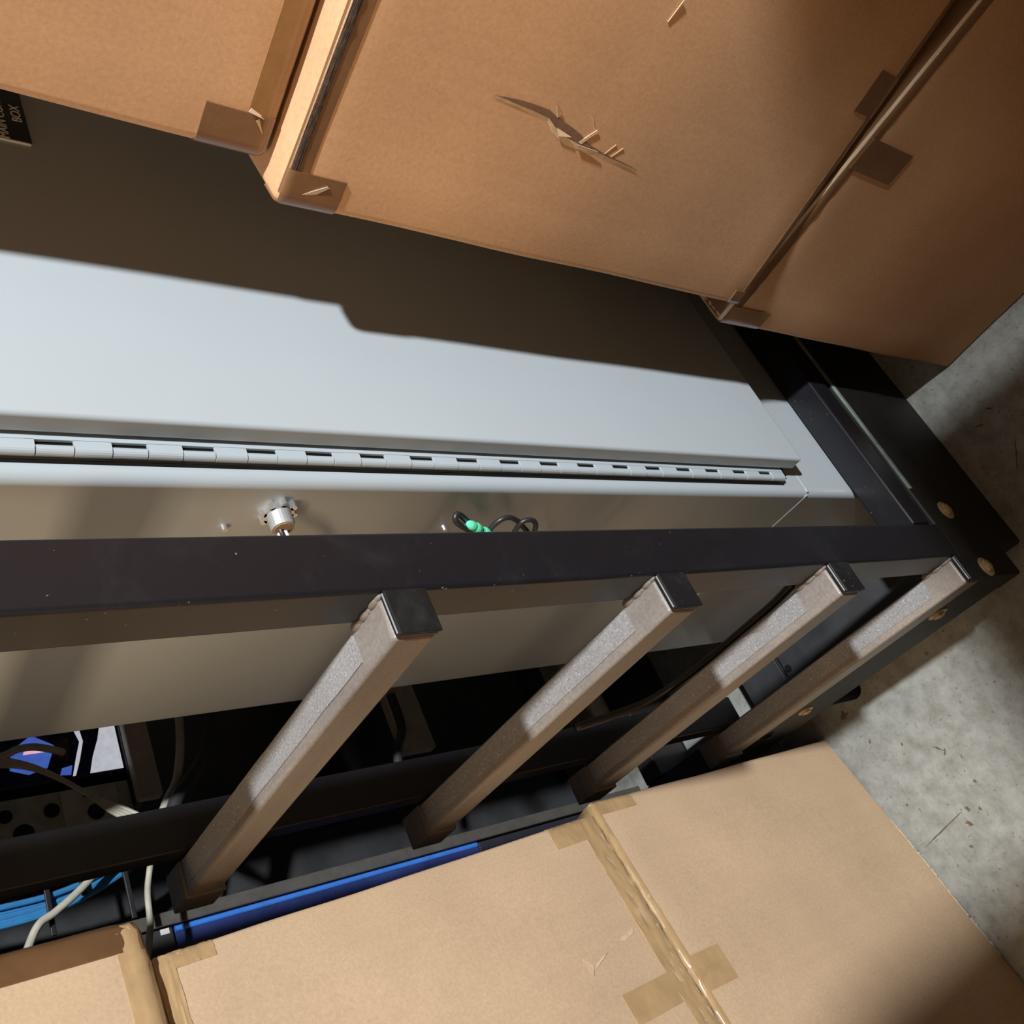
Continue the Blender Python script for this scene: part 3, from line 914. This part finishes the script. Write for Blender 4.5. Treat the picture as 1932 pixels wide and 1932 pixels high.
BM = thing('blue_display_case', 'dark blue glossy display case with a bright blue painted edge highlight behind the cartons', 'case', (-0.1, 1.56, 0))
part('case_post', nb(0.398, 0.4185, 1.503, 1.54, 0.0, 1.9, 0.002), 'casepost', BM)
part('case_panel', nb(-0.70, 0.3955, 1.512, 1.53, 0.452, 1.030, 0.002), 'bluepan', BM)
part('panel_shade', nb(-0.70, 0.3955, 1.510, 1.53, 0.0, 0.4515, 0.002), 'navy', BM)  # shadowed lower part of the panel, its shade painted black navy
part('case_header', nb(-0.70, 0.3955, 1.505, 1.53, 1.0305, 1.9, 0.002), 'darkgrey', BM)
part('case_back', nb(-0.70, 0.4185, 1.5405, 1.62, 0.0, 1.9), 'navy', BM)
part('edge_highlight', cyl(bmesh.new(), (0.392, 1.511, 0.456), (0.392, 1.511, 1.025), 0.0045, 12), 'bluehighlight', BM, label='bright blue trim')  # lit panel edge, its highlight put in as a bright blue rod
part('paper_tab', nb(0.3865, 0.3945, 1.5035, 1.506, 1.036, 1.049), 'white', BM)

# bundle of blue cables hanging before the panel
BC = thing('blue_cable_bundle', 'bundle of bright blue cables hanging before the dark grey panel', 'cable', (0.455, 1.45, 1.0))
rnd = random.Random(12)
for q in range(11):
    ox, oy = rnd.uniform(-0.016, 0.016), rnd.uniform(-0.010, 0.010)
    part('cable', tube(bmesh.new(), [(0.470 + ox, 1.45 + oy, 1.70), (0.462 + ox, 1.448 + oy, 1.42), (0.455 + ox * 1.1, 1.446 + oy, 1.26),
                                     (0.460 + ox * 0.9, 1.448 + oy, 1.18), (0.484 + ox * 0.7, 1.455 + oy, 1.10), (0.506 + ox * 0.6, 1.46 + oy, 1.06), (0.528 + ox * 0.5, 1.47 + oy, 1.03)], 0.0042, 8, 5),
         'bluecable', BC, smooth=True)
for zz, xa, xb in ((1.208, 0.405, 0.50), (1.162, 0.448, 0.50), (1.104, 0.400, 0.505)):
    part('cable_tie', nb(xa, xb, 1.428, 1.433, zz - 0.0035, zz + 0.0035, 0.001), 'blackcable', BC)
solo('grey_cable', tube(bmesh.new(), [(0.36, 1.412, 1.262), (0.415, 1.412, 1.232), (0.430, 1.412, 1.206), (0.452, 1.412, 1.170), (0.50, 1.412, 1.10), (0.515, 1.412, 1.00)], 0.0055, 8),
     'greycable', (0.45, 1.44, 1.17), 'grey cable crossing below the blue cable bundle', 'cable', smooth=True)
solo('grey_cable', tube(bmesh.new(), [(0.33, 1.395, 1.112), (0.375, 1.395, 1.098), (0.418, 1.395, 1.092), (0.445, 1.395, 1.084), (0.475, 1.395, 1.072), (0.515, 1.395, 1.05)], 0.0045, 8),
     'greycable', (0.44, 1.44, 1.08), 'thin grey cable hanging beside the rear post', 'cable', smooth=True)

# printed carton, outlet box and cables seen behind the cabinet
PC = thing('display_screen', 'small lit screen with a blue and white picture on the rear shelf', 'screen', (0.72, 1.48, 1.098))
part('screen_housing', nb(0.586, 0.86, 1.352, 1.45, 1.0985, 1.50, 0.003), 'navy', PC)


def picture(poly, mat, lift=0.0):
    part('picture', slab(bmesh.new(), [(x, 1.3521 - lift, z) for x, z in poly], (0, -1, 0), 0.0009), mat, PC)


picture([(0.590, 1.101), (0.850, 1.101), (0.850, 1.49), (0.590, 1.49)], 'printnavy', -0.0004)
picture([(0.590, 1.101), (0.640, 1.101), (0.660, 1.101), (0.660, 1.122), (0.640, 1.128), (0.615, 1.139), (0.590, 1.147)], 'scr_white')
picture([(0.660, 1.158), (0.640, 1.153), (0.615, 1.162), (0.590, 1.170), (0.590, 1.166), (0.612, 1.157), (0.640, 1.148), (0.660, 1.150)], 'scr_white')
picture([(0.608, 1.20), (0.640, 1.186), (0.660, 1.214), (0.640, 1.243), (0.612, 1.247), (0.602, 1.225)], 'scr_blue')
picture([(0.632, 1.196), (0.640, 1.196), (0.640, 1.225), (0.632, 1.228)], 'scr_pink', 0.0005)
picture([(0.616, 1.172), (0.650, 1.166), (0.650, 1.186), (0.640, 1.189), (0.622, 1.192)], 'printbrown')
picture([(0.592, 1.172), (0.606, 1.168), (0.604, 1.182), (0.594, 1.186)], 'scr_blue')

OB = thing('outlet_box', 'grey metal outlet box with round dark sockets on the rear shelf', 'outlet', (0.545, 1.38, 1.098))
part('box_body', nb(0.505, 0.572, 1.352, 1.42, 1.0985, 1.42, 0.003), 'socket', OB)
part('cover_plate', nb(0.508, 0.570, 1.3495, 1.3525, 1.118, 1.192, 0.001), 'greycable', OB)
for (x, z_, rx) in ((0.532, 1.150, 0.0115), (0.545, 1.205, 0.010), (0.520, 1.243, 0.013), (0.548, 1.262, 0.009), (0.558, 1.160, 0.003), (0.512, 1.195, 0.006)):
    part('socket', cyl(bmesh.new(), (x, 1.3505, z_), (x, 1.3483, z_), rx, 20), 'ink', OB)

CC = thing('cable_cluster', 'pale grey cables bent together above the outlet box', 'cable', (0.55, 1.25, 1.2))
for q in range(4):
    o = (q - 1.5) * 0.0035
    part('cable', tube(bmesh.new(), [(0.600 + o, 1.27, 1.40), (0.584 + o, 1.252, 1.30), (0.5725 + o, 1.25, 1.258 + o), (0.551 + o, 1.25, 1.223 + o), (0.516 + o, 1.25, 1.185 + o), (0.485, 1.25 + o, 1.150 + o), (0.44, 1.24 + o, 1.10)], 0.0030, 8, 6),
         'greycable', CC, smooth=True)
part('cable', tube(bmesh.new(), [(0.575, 1.25, 1.33), (0.588, 1.25, 1.275), (0.594, 1.25, 1.258), (0.594, 1.252, 1.235), (0.59, 1.27, 1.20)], 0.0048, 8), 'greycable', CC, smooth=True)
solo('flexible_conduit', tube(bmesh.new(), [(0.45, 1.25, 1.10), (0.492, 1.25, 1.076), (0.510, 1.25, 1.058), (0.534, 1.25, 1.037), (0.587, 1.25, 1.010), (0.68, 1.26, 0.985)], 0.0095, 12),
     'darkgrey', (0.53, 1.25, 1.04), 'dark grey flexible conduit curving behind the cabinet', 'conduit', smooth=True)
solo('flexible_conduit', tube(bmesh.new(), [(0.45, 1.262, 1.112), (0.492, 1.262, 1.088), (0.523, 1.262, 1.066), (0.585, 1.262, 1.047), (0.68, 1.27, 1.03)], 0.0060, 12),
     'greycable', (0.53, 1.262, 1.06), 'thin grey conduit curving behind the cabinet', 'conduit', smooth=True)
solo('flexible_conduit', tube(bmesh.new(), [(0.46, 1.25, 0.735), (0.50, 1.25, 0.722), (0.535, 1.25, 0.70), (0.60, 1.26, 0.69)], 0.0075, 12),
     'darkgrey', (0.5, 1.25, 0.71), 'grey conduit stub below the rear crossbeam', 'conduit', smooth=True)
